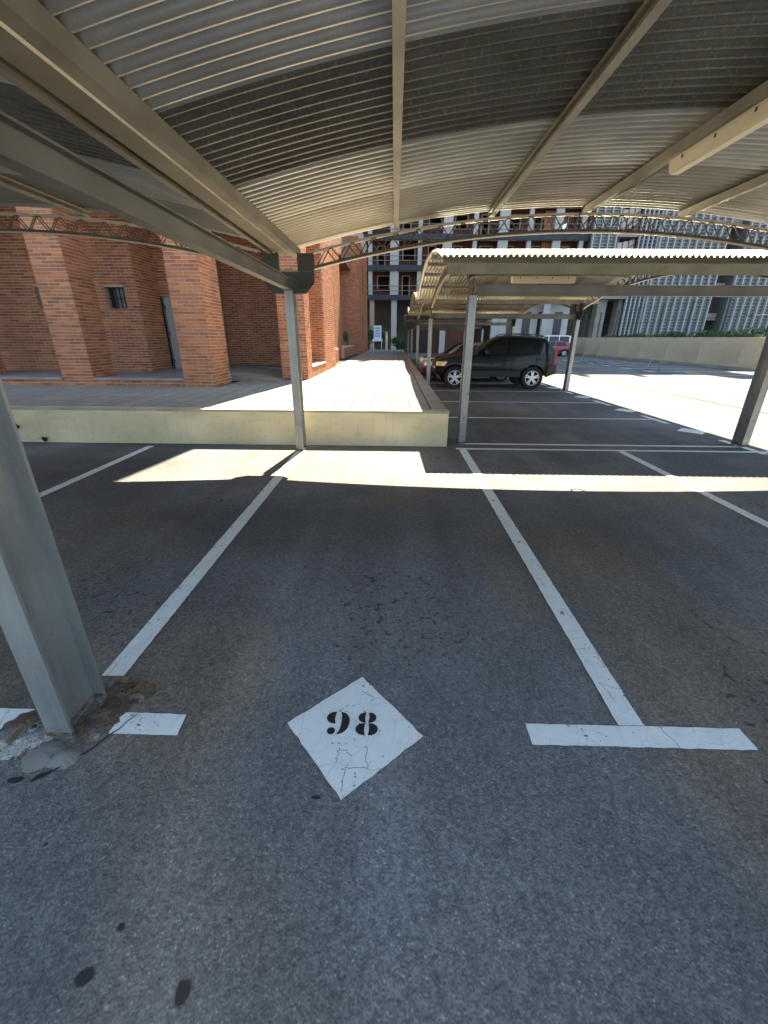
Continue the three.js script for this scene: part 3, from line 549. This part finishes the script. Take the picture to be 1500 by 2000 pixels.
// front of the car looks to +x
function makeCar(root, o) {
  const { L, W, belt, roof, top, wx, wr, sill } = o, hl = L / 2, ra = wr + 0.065;
  const paint = new THREE.MeshPhysicalMaterial({ color: o.color, roughness: 0.3, metalness: o.metal ?? 0.35, clearcoat: o.coat ?? 0.8, clearcoatRoughness: 0.05, specularIntensity: o.spec ?? 1, side: THREE.DoubleSide });
  const yTop = x => interp(top, x);
  const yBot = x => { let y = sill + 0.1 * sstep(hl * 0.82, hl, Math.abs(x)); for (const c of wx) { const d = Math.abs(x - c); if (d < ra) y = Math.max(y, wr + Math.sqrt(ra * ra - d * d)); } return y; };
  const wAt = x => W / 2 * (1 - 0.16 * Math.pow(sstep(hl * 0.62, hl * 1.02, Math.abs(x)), 2) );
  const zAt = (x, y) => { let w = wAt(x); w *= 1 - 0.07 * Math.pow(clamp((belt * 0.72 - y) / (belt * 0.72)), 2); if (y > belt * 0.72) w *= 1 - 0.035 * clamp((y - belt * 0.72) / (belt * 0.28)); if (y > belt) w *= 1 - (o.tumble ?? 0.24) * (y - belt) / (roof - belt); return w; };
  const ySide = x => { const t = yTop(x); return Math.max(yBot(x) + 0.02, t - (t > belt + 0.15 ? 0.07 : 0.09)); };
  const NX = 110, rows = 12, tops = 8;
  const xs = []; for (let i = 0; i <= NX; i++) xs.push(mix(-hl, hl, i / NX));
  for (const c of wx) xs.push(c - ra, c - ra + 0.002, c + ra, c + ra - 0.002); xs.sort((a, b) => a - b);
  const n = xs.length - 1, NV = rows + tops;
  const sideP = (x, v) => { const k = v * NV; if (k <= rows) { const y = mix(yBot(x), ySide(x), k / rows); return [x, y, zAt(x, y)]; } const f = (k - rows) / tops, ys = ySide(x), ze = zAt(x, ys), a = f * Math.PI / 2; const z = ze * (1 - Math.pow(f, 1.4)); return [x, ys + (yTop(x) - ys) * (1 - Math.pow(z / ze, 3)), z]; };
  const half = s => gridGeo(n, NV, (u, v) => { const p = sideP(xs[Math.round(u * n)], v); return [p[0], p[1], p[2] * s]; });
  const cap = e => { const x = e * hl; const P = []; for (let k = 0; k <= NV; k++) P.push(sideP(x, k / NV)); return gridGeo(NV, 6, (u, v) => { const p = P[Math.round(u * NV)]; const bulge = 0.05 * Math.sin(Math.PI * clamp((p[1] - P[0][1]) / (P[NV][1] - P[0][1]))) ; return [x + e * bulge * (1 - Math.pow(2 * v - 1, 4)), p[1], mix(-p[2], p[2], v)]; }); };
  mesh('body', [half(1), half(-1), cap(1), cap(-1)], paint, root);
  mesh('underbody', [bb(-hl * 0.93, hl * 0.93, sill + 0.03, 0.62, -W * 0.36, W * 0.36)], M.black, root);
  const patch = (name, mat, xa0, xa1, y0, xb0, xb1, y1, off, sides = [1, -1], curveTop) => {          // bottom edge xa0..xa1 at y0, top edge xb0..xb1 at y1
    for (const s of sides) mesh(name, gridGeo(10, 6, (u, v) => { const x = mix(mix(xa0, xa1, u), mix(xb0, xb1, u), v); let t = typeof y1 === 'function' ? y1(x) : y1; const b = typeof y0 === 'function' ? y0(x) : y0; const y = mix(b, t, v); return [x, y, s * (zAt(x, y) + off)]; }), mat, root);
  };
  const wtop = x => Math.min(yTop(x) - 0.1, roof - 0.11);
  for (const w of o.windows || []) patch('side_window', M.carGlass, w[0], w[1], belt + 0.025, w[2], w[3], w[4] ? wtop : roof - 0.12, 0.006);
  const screen = (name, x0, x1) => mesh(name, gridGeo(10, 10, (u, v) => { const x = mix(x0, x1, v), ys = ySide(x), ze = zAt(x, ys) * 0.93, z = mix(-ze, ze, u); return [x, ys + (yTop(x) - ys) * (1 - Math.pow(Math.abs(z) / zAt(x, ys), 3)) + 0.008, z]; }), M.carGlass, root);
  screen('windscreen', o.ws[0], o.ws[1]); screen('rear_window', o.rw[0], o.rw[1]);
  if (o.clad) patch('sill_cladding', std(lin(0.02, 0.02, 0.022), 0.6), wx[0] + ra, wx[1] - ra, x => sill, wx[0] + ra, wx[1] - ra, x => sill + 0.2, 0.012);
  for (const x of o.seams || []) patch('door_seam', M.black, x - 0.01, x + 0.01, sill + 0.12, x - 0.01, x + 0.01, belt + 0.01, 0.003);
  for (const x of o.handles || []) for (const s of [1, -1]) mesh('door_handle', rbox(0.17, 0.035, 0.03, 0.01, x, belt - 0.13, s * (zAt(x, belt - 0.13) + 0.015)), paint, root);
  patch('headlight', o.headMat || std(lin(0.8, 0.8, 0.78), 0.15, 0.3), hl - 0.3, hl - 0.015, belt * 0.68, hl - 0.4, hl - 0.03, belt * 0.68 + 0.14, 0.008);
  patch('tail_light', std(lin(0.3, 0.006, 0.01), 0.2), -hl + 0.015, -hl + 0.12, belt * 0.74, -hl + 0.03, -hl + 0.11, o.tailTop ?? belt * 1.02, 0.008);
  for (const s of [1, -1]) { mesh('mirror', rbox(0.12, 0.15, 0.2, 0.03, o.ws[0] - 0.25, belt + 0.1, s * (W / 2 + 0.08)), paint, root); }
  for (const e of [1, -1]) mesh('bumper', gridGeo(10, 3, (u, v) => { const z = mix(-1, 1, u) * wAt(hl) * 1.0; return [e * (hl + 0.05 - 0.06 * Math.pow(Math.abs(mix(-1, 1, u)), 4)), mix(sill + 0.1, sill + 0.3, v), z]; }), o.bumperMat || paint, root);
  mesh('number_plate', bx(0.01, 0.11, 0.5, -hl - 0.066, belt * 0.62, 0), M.white, root);
  if (o.rails) for (const s of [1, -1]) { const g = []; const P = []; for (let i = 0; i <= 10; i++) { const x = mix(o.rails[0], o.rails[1], i / 10); P.push([x, yTop(x) + 0.045 - 0.05 * Math.pow(Math.abs(i / 5 - 1), 6), s * W * 0.33]); } for (let i = 0; i < 10; i++) g.push(rod(P[i], P[i + 1], 0.018, 6)); mesh('roof_rail', g, M.clip, root); }
  for (const c of wx) for (const s of [1, -1]) {
    const w = sub('wheel', root); w.position.set(c, wr, s * (W / 2 - 0.11)); if (s < 0) w.rotation.y = Math.PI;
    const R = wr, r0 = wr * 0.66, prof = [[r0, -0.1], [R * 0.93, -0.11], [R * 0.985, -0.09], [R, -0.05], [R, 0.05], [R * 0.985, 0.09], [R * 0.93, 0.11], [r0, 0.1], [r0 - 0.01, 0.06], [r0 - 0.01, -0.1]].map(p => new THREE.Vector2(p[0], p[1]));
    mesh('tyre', new THREE.LatheGeometry(prof, 36).rotateX(Math.PI / 2), M.rubber, w);
    const spokes = [new THREE.TorusGeometry(r0 - 0.012, 0.014, 6, 36).translate(0, 0, 0.095), cyl(0.062, 0.062, 0.03, 16).rotateX(Math.PI / 2).translate(0, 0, 0.085)];
    for (let k = 0; k < 5; k++) { const g = extr([[-0.03, 0.03], [0.03, 0.03], [0.05, r0 - 0.02], [0.022, r0 - 0.014], [0, r0 * 0.5], [-0.022, r0 - 0.014], [-0.05, r0 - 0.02]], 0.02, 0.006); g.rotateZ(k * Math.PI * 2 / 5); g.translate(0, 0, 0.07); spokes.push(g); }
    mesh('rim', spokes, M.rim, w);
    mesh('brake_disc', cyl(r0 - 0.02, r0 - 0.02, 0.04, 24).rotateX(Math.PI / 2).translate(0, 0, 0.02), M.black, w);
  }
}
const suv = thing('parked_car', 'dark grey five-door off-road car with silver five-spoke wheels parked under the lower carport', 'car', [3.495, 0, -15.98], Math.PI);
makeCar(suv, { L: 4.15, W: 1.8, belt: 1.1, roof: 1.7, sill: 0.4, wr: 0.37, wx: [-1.255, 1.395], color: lin(0.004, 0.0044, 0.005), metal: 0.0, spec: 0.4, coat: 0.35, tumble: 0.24,
  top: [[-2.075, 1.12], [-2.05, 1.19], [-1.92, 1.39], [-1.75, 1.59], [-1.55, 1.68], [-0.6, 1.73], [-0.25, 1.72], [0.06, 1.61], [0.7, 1.2], [0.86, 1.15], [1.5, 1.1], [1.85, 1.03], [2.02, 0.95], [2.075, 0.84]],
  windows: [[-1.88, -1.4, -1.64, -1.32, 1], [-1.26, -0.42, -1.18, -0.42, 1], [-0.34, 0.56, -0.34, -0.04, 1]], ws: [0.66, -0.15], rw: [-2.04, -1.77], clad: 1, seams: [-0.38, -1.32, 0.64], handles: [-0.55, -1.4], rails: [-1.65, -0.2], tailTop: 1.36, headMat: std(lin(0.85, 0.6, 0.25), 0.15, 0.2) });
const car2 = thing('parked_car', 'silver hatchback parked beyond the dark off-road car', 'car', [3.3, 0, -21.2], Math.PI);
makeCar(car2, { L: 4.2, W: 1.74, belt: 0.94, roof: 1.44, sill: 0.24, wr: 0.31, wx: [-1.25, 1.3], color: lin(0.45, 0.45, 0.44), metal: 0.5, top: [[-2.1, 0.95], [-1.95, 1.15], [-1.5, 1.4], [-0.8, 1.47], [0, 1.46], [0.4, 1.36], [1.0, 0.98], [1.7, 0.86], [2.1, 0.66]], windows: [[-1.5, -0.4, -1.2, -0.4, 1], [-0.3, 0.8, -0.3, 0.25, 1]], ws: [0.95, 0.2], rw: [-1.98, -1.6], seams: [-0.35], handles: [-0.5] });
const car3 = thing('parked_car', 'red car nose showing behind the second left post of the lower carport', 'car', [3.15, 0, -18.6], Math.PI);
makeCar(car3, { L: 3.9, W: 1.66, belt: 0.88, roof: 1.36, sill: 0.22, wr: 0.29, wx: [-1.2, 1.25], color: lin(0.3, 0.02, 0.02), metal: 0.1, top: [[-1.95, 0.9], [-1.8, 1.1], [-1.3, 1.34], [-0.6, 1.38], [0, 1.36], [0.35, 1.24], [0.9, 0.92], [1.6, 0.8], [1.95, 0.6]], windows: [[-1.4, -0.3, -1.1, -0.3, 1], [-0.2, 0.75, -0.2, 0.25, 1]], ws: [0.85, 0.2], rw: [-1.85, -1.5], handles: [-0.4] });
const car4 = thing('parked_car', 'dark red hatchback standing far off at the end of the lot', 'car', [15.7, 0, -45.6], Math.PI * 0.98);
makeCar(car4, { L: 4.1, W: 1.72, belt: 0.94, roof: 1.44, sill: 0.24, wr: 0.32, wx: [-1.25, 1.28], color: lin(0.26, 0.012, 0.025), metal: 0.1, top: [[-2.05, 0.95], [-1.9, 1.15], [-1.4, 1.42], [-0.6, 1.47], [0, 1.44], [0.4, 1.32], [1.0, 0.98], [1.7, 0.84], [2.05, 0.64]], windows: [[-1.5, -0.4, -1.2, -0.4, 1], [-0.3, 0.8, -0.3, 0.25, 1]], ws: [0.95, 0.2], rw: [-1.95, -1.55], handles: [-0.5] });
const van = thing('parked_van', 'white van standing behind the dark red hatchback', 'van', [16.4, 0, -48.4], Math.PI);
makeCar(van, { L: 4.6, W: 1.85, belt: 1.15, roof: 1.98, sill: 0.26, wr: 0.33, wx: [-1.4, 1.5], color: lin(0.78, 0.79, 0.8), metal: 0, tumble: 0.1, top: [[-2.3, 1.85], [-2.2, 1.95], [-1.6, 2.0], [0.2, 2.0], [0.8, 1.85], [1.4, 1.2], [1.9, 1.05], [2.3, 0.8]], windows: [[-1.9, -0.9, -1.9, -0.9, 1], [-0.8, 0.2, -0.8, 0.2, 1], [0.3, 1.2, 0.3, 0.75, 1]], ws: [1.35, 0.7], rw: [-2.28, -2.24], seams: [0.25], handles: [0.05] });

// ---------------------------------------------------------------- the far lot
function hoop(label, x, z, turn, folded) {
  const t = thing('parking_barrier', label, 'barrier', [x, 0, z], turn, 'folding hoop barriers on the far lot');
  const c = new THREE.CatmullRomCurve3((folded ? [[-0.4, 0.03, 0], [-0.38, 0.04, 0.4], [0, 0.05, 0.55], [0.38, 0.04, 0.4], [0.4, 0.03, 0]] : [[-0.42, 0.02, 0], [-0.3, 0.42, 0], [-0.18, 0.56, 0], [0.18, 0.56, 0], [0.3, 0.42, 0], [0.42, 0.02, 0]]).map(p => new THREE.Vector3(...p)));
  mesh('hoop', new THREE.TubeGeometry(c, 30, 0.02, 6), M.steel, t); for (const s of [-1, 1]) mesh('foot', rbox(0.14, 0.03, 0.14, 0.008, s * 0.42, 0.018, 0), M.steelDark, t);
}
hoop('upright hoop barrier nearest the long beige wall, under the shade', 15.25, -26.2, 0.2, 0);
hoop('upright hoop barrier just right of the second carport post', 14.9, -34.8, 0.3, 0);
hoop('second upright hoop barrier right of the carport post', 15.4, -33.3, -0.2, 0);
hoop('folded hoop barrier lying flat beyond the others', 15.1, -31.0, 0.1, 1);
hoop('folded hoop barrier lying flat, nearer one', 15.2, -28.7, 0.4, 1);
{ const t = thing('yellow_bollard', 'small yellow bollard half hidden by the right-hand post', 'bollard', [15.05, 0, -18.1]); const g = new THREE.LatheGeometry([[0, 0], [0.14, 0], [0.14, 0.05], [0.08, 0.07], [0.075, 0.5], [0.05, 0.55], [0, 0.56]].map(p => new THREE.Vector2(...p)), 16); mesh('shaft', g, std(lin(0.7, 0.42, 0.03), 0.5), t); mesh('base', cyl(0.17, 0.18, 0.03, 16).translate(0, 0.02, 0), M.rubber, t); }
const fw = thing('boundary_wall', 'long plain beige wall along the right side of the lot', 'wall', [20.3, 0, 0]);
for (let i = 0; i < 14; i++) { const z1 = -5 - i * 3.6; mesh('wall_panel', rbox(0.24, 1.62, 3.585, 0.006, 0.12, 0.97, z1 - 1.8), M.farWall, fw); }
mesh('plinth', bb(-0.25, 0.26, 0, 0.17, -55.4, -5), M.concrete, fw);
const fence = thing('mesh_fence', 'dark green post and wire fence standing on the beige wall', 'fence', [20.45, 1.78, 0]);
for (let i = 0; i < 14; i++) mesh('fence_post', rbox(0.09, 2.3, 0.09, 0.01, 0, 1.15, -11.6 - i * 3.45), std(lin(0.012, 0.045, 0.035), 0.5), fence);
for (const y of [0.1, 1.15, 2.2]) mesh('fence_wire', rod([0, y, -11], [0, y, -57], 0.012, 5), std(lin(0.02, 0.05, 0.04), 0.5), fence);
for (let i = 0; i < 9; i++) bush('hedge_bush', ['low', 'ragged', 'thick', 'sparse', 'wide', 'tufted', 'dense', 'small', 'rounded'][i] + ' green hedge bush behind the beige wall, ' + ['first', 'second', 'third', 'fourth', 'fifth', 'sixth', 'seventh', 'eighth', 'ninth'][i] + ' from the right frame edge', [21.6 + rr(0, 0.5), 1.2, -22.5 - i * 3.1], 0.9, 0.75 - i * 0.035, 1.9, 1300, 0.17, i % 3, 5).userData.group = 'hedge behind the beige wall';
structure(mesh('upper_ground', bb(20.56, 90, 0.01, 1.5, -49.9, -4), M.concreteDark));

// ---------------------------------------------------------------- far buildings
const FZ = -50, FH = 2.77;
const far = thing('unfinished_block', 'tall unfinished apartment block with white columns and dark wrapped floor edges across the back', 'building', [0, 0, FZ]);
{
  const X0 = -14, X1 = 19.5, tarp = std(lin(0.03, 0.036, 0.05), 0.5, 0, { map: rep(softTex, 0.2, 0.5), bumpMap: rep(softTex, 0.3, 0.3), bumpScale: 0.15 }), infill = std(lin(0.12, 0.045, 0.032), 0.9, 0, { map: rep(plasterTex, 0.3, 0.4) }), colM = std(lin(0.38, 0.37, 0.345), 0.8), frame = std(lin(0.34, 0.28, 0.2), 0.9), orange = std(lin(0.42, 0.16, 0.08), 0.9);
  const F1 = 5.75;
  for (let f = 0; f < 15; f++) {
    const y = F1 + f * FH; const vis = f < 6;
    mesh('floor_slab', bb(X0, X1, y - 0.2, y + 0.02, -9, -0.06), M.concreteDark, far);
    if (vis) for (let k = 0; k < 14; k++) { const a = X0 + k * 2.393; mesh('edge_wrap', rbox(2.37, 0.5 + rr(-0.04, 0.04), 0.1, 0.02, a + 1.196, y - 0.14 + rr(-0.03, 0.03), 0.0), tarp, far); }
    else mesh('edge_wrap', bb(X0, X1, y - 0.4, y + 0.1, -0.055, 0.05), tarp, far);
    if (!vis) mesh('infill_wall', bb(X0, X1, y + 0.02, y + FH - 0.2, -1.75, -1.6), infill, far);
    if (vis) {
      for (const [x, w] of [[-8.1, 0.9], [-5.3, 0.4], [-2.65, 0.42], [-0.12, 0.9], [2.5, 0.42], [5.3, 0.95], [8.1, 0.42], [10.95, 1.0], [13.6, 0.42], [16.4, 0.8], [18.9, 0.42]]) mesh('column', bb(x - w / 2, x + w / 2, y + 0.02, y + FH - 0.4, -0.6, -0.15), colM, far);
      for (let x = X0; x < X1 - 0.5; x += 2.7) {
        const door = (Math.floor(x) + f) % 2 !== 0, a = x + 1.3, b = a + (door ? 0.7 : 1.2), y0 = y + (door ? 0.03 : 0.85), e = Math.min(X1, x + 2.7), yt = y + 2.05, T = y + FH - 0.2;
        mesh('infill_wall', [bb(x, a, y + 0.02, T, -1.75, -1.6), bb(b, e, y + 0.02, T, -1.75, -1.6), bb(a, b, yt, T, -1.75, -1.6), ...(door ? [] : [bb(a, b, y + 0.02, y0, -1.75, -1.6)])], infill, far);
        mesh('opening_frame', [bb(a - 0.1, a + 0.02, y0, yt + 0.08, -1.78, -1.54), bb(b - 0.02, b + 0.1, y0, yt + 0.08, -1.78, -1.54), bb(a - 0.1, b + 0.1, yt - 0.02, yt + 0.081, -1.781, -1.539)], frame, far);
      }
      for (const h of [0.55, 1.0]) mesh('guard_rail', rod([X0, y + h, -0.1], [X1, y + h, -0.1], 0.022, 5), M.truss, far);
      mesh('ceiling_beam', bb(X0, X1, y + FH - 0.4, y + FH - 0.2, -0.6, -0.35), frame, far);
      mesh('orange_panel', bb(15.2, 16.2, y + 0.02, y + FH - 0.4, -1.3, -1.2), orange, far);
    } else for (let k = 0; k < 12; k++) mesh('column', bb(X0 + k * 2.7, X0 + k * 2.7 + 0.5, y + 0.02, y + FH - 0.2, -0.6, -0.15), colM, far);
  }
  mesh('core_wall', bb(X0, X1, 0, F1 + 15 * FH, -9.3, -9.01), M.concreteDark, far);
  for (const [x, w] of [[-8.1, 0.6], [-2.5, 0.5], [-0.1, 0.6], [5.3, 0.6], [10.95, 0.7], [16.4, 0.7]]) mesh('ground_column', bb(x - w / 2, x + w / 2, 0, F1 - 0.2, -0.7, -0.2), x < -2 && x > -3 ? frame : colM, far);
  mesh('ground_wall', bb(4, 9, 0, 2.9, -1.6, -1.4), infill, far); mesh('ground_wall', bb(11.5, 19.4, 0, 5.5, -1.9, -1.7), std(lin(0.5, 0.48, 0.45), 0.9), far);
  for (const x of [12.6, 14.3, 16, 17.8]) mesh('ground_window', bb(x, x + 0.9, 1.1, 4.4, -1.69, -1.66), M.darkGlass, far);
}
// glazed tower with white louvres on the right
function louvreBlock(name, label, x0, x1, y0, y1, z, depth, nF, nS, glass, fin) {
  const t = thing(name, label, 'building', [x0, y0, z]); const w = x1 - x0, h = y1 - y0;
  mesh('glazing', bb(0, w, 0, h, -depth, -0.05), glass, t);
  for (let i = 0; i <= nF; i++) mesh('fin', bb(w * i / nF - 0.05, w * i / nF + 0.05, 0, h, -0.04, 0.28), fin, t);
  const slats = Math.round(nS), H2 = 47.5 - y0; mesh('upper_storeys', bb(0, w, h + 0.502, H2, -depth, -0.05), glass, t);
  for (let i = 0; i < slats; i++) mesh('slat', bb(0.0, w, h * (i + 0.5) / nS - 0.018, h * (i + 0.5) / nS + 0.018, -0.04, 0.12), fin, t);
  mesh('parapet', bb(-0.06, w + 0.06, h, h + 0.5, -depth, 0.3), fin, t);
  return t;
}
const glassA = std(lin(0.13, 0.15, 0.15), 0.3), glassB = std(lin(0.045, 0.06, 0.11), 0.2), finM = std(lin(0.4, 0.4, 0.38), 0.6);
const LT = 18, NS = 53;
louvreBlock('louvred_block', 'tall block clad in pale white louvres behind the green fence', 26.6, 33.2, 1.4, LT, -50.0, 9, 9, NS, glassA, finM);
louvreBlock('louvred_block', 'dark blue glazed corner strip left of the pale louvres', 24.6, 26.4, 1.4, LT, -50.2, 9, 4, NS, glassB, finM);
louvreBlock('louvred_block', 'second pale louvred block at the right frame edge beyond the brown gap', 35.2, 46, 1.4, LT, -50.0, 9, 14, NS, glassA, finM);
{ const t = thing('brown_gap_bay', 'narrow brown brick bay between the two pale louvred blocks', 'building', [33.5, 1.4, -52]); mesh('wall', bb(-0.29, 1.69, 0, 46.1, -2, 0), std(lin(0.12, 0.05, 0.035), 0.9), t); for (let f = 0; f < 9; f++) mesh('balcony', bb(-0.2, 1.6, 2.2 + f * 2.9, 2.9 + f * 2.9, 0.003, 1.0), M.concrete, t); }
louvreBlock('glazed_shaft', 'slim white glazed lift shaft between the unfinished block and the stairs', 19.7, 22, 8.4, LT, -49.6, 2.5, 3, 34, glassA, finM);
{
  const t = thing('stair_tower', 'open concrete stair tower with dark sloping railings', 'stairs', [22.1, 0, -51]);
  for (const x of [-0.1, 2.1]) mesh('pier', bb(x, x + 0.95, 1.4, 30, -1, 0.2), M.concrete, t);
  mesh('back_wall', bb(-2.4, 2.5, 1.5, 47.5, -4, -3.6), M.concreteDark, t);
  for (let f = 0; f < 5; f++) {
    const y = 5.6 + f * 2.8;
    mesh('landing', bb(-0.1, 2.5, y, y + 0.25, -3.5, 0.9), M.concrete, t);
    const panels = 4; for (let k = 0; k < panels; k++) mesh('stair_panel', bb(0.05 + k * 0.6, 0.55 + k * 0.6, y + 0.3 + k * 0.25, y + 2.3 + k * 0.1, 0.3, 0.4), std(lin(0.55, 0.47, 0.42), 0.9), t);
    const g = [rod([0, y + 1.0, 1], [2.4, y + 2.3, 1], 0.04, 6), rod([0, y + 0.3, 1], [2.4, y + 1.6, 1], 0.04, 6)]; for (let k = 0; k <= 5; k++) g.push(rod([k * 0.48, y + 0.3 + k * 0.26, 1], [k * 0.48, y + 1.0 + k * 0.26, 1], 0.025, 5));
    mesh('railing', g, M.black, t);
  }
}
// tall side block that shades the lot beyond
renderer.render(scene, camera);
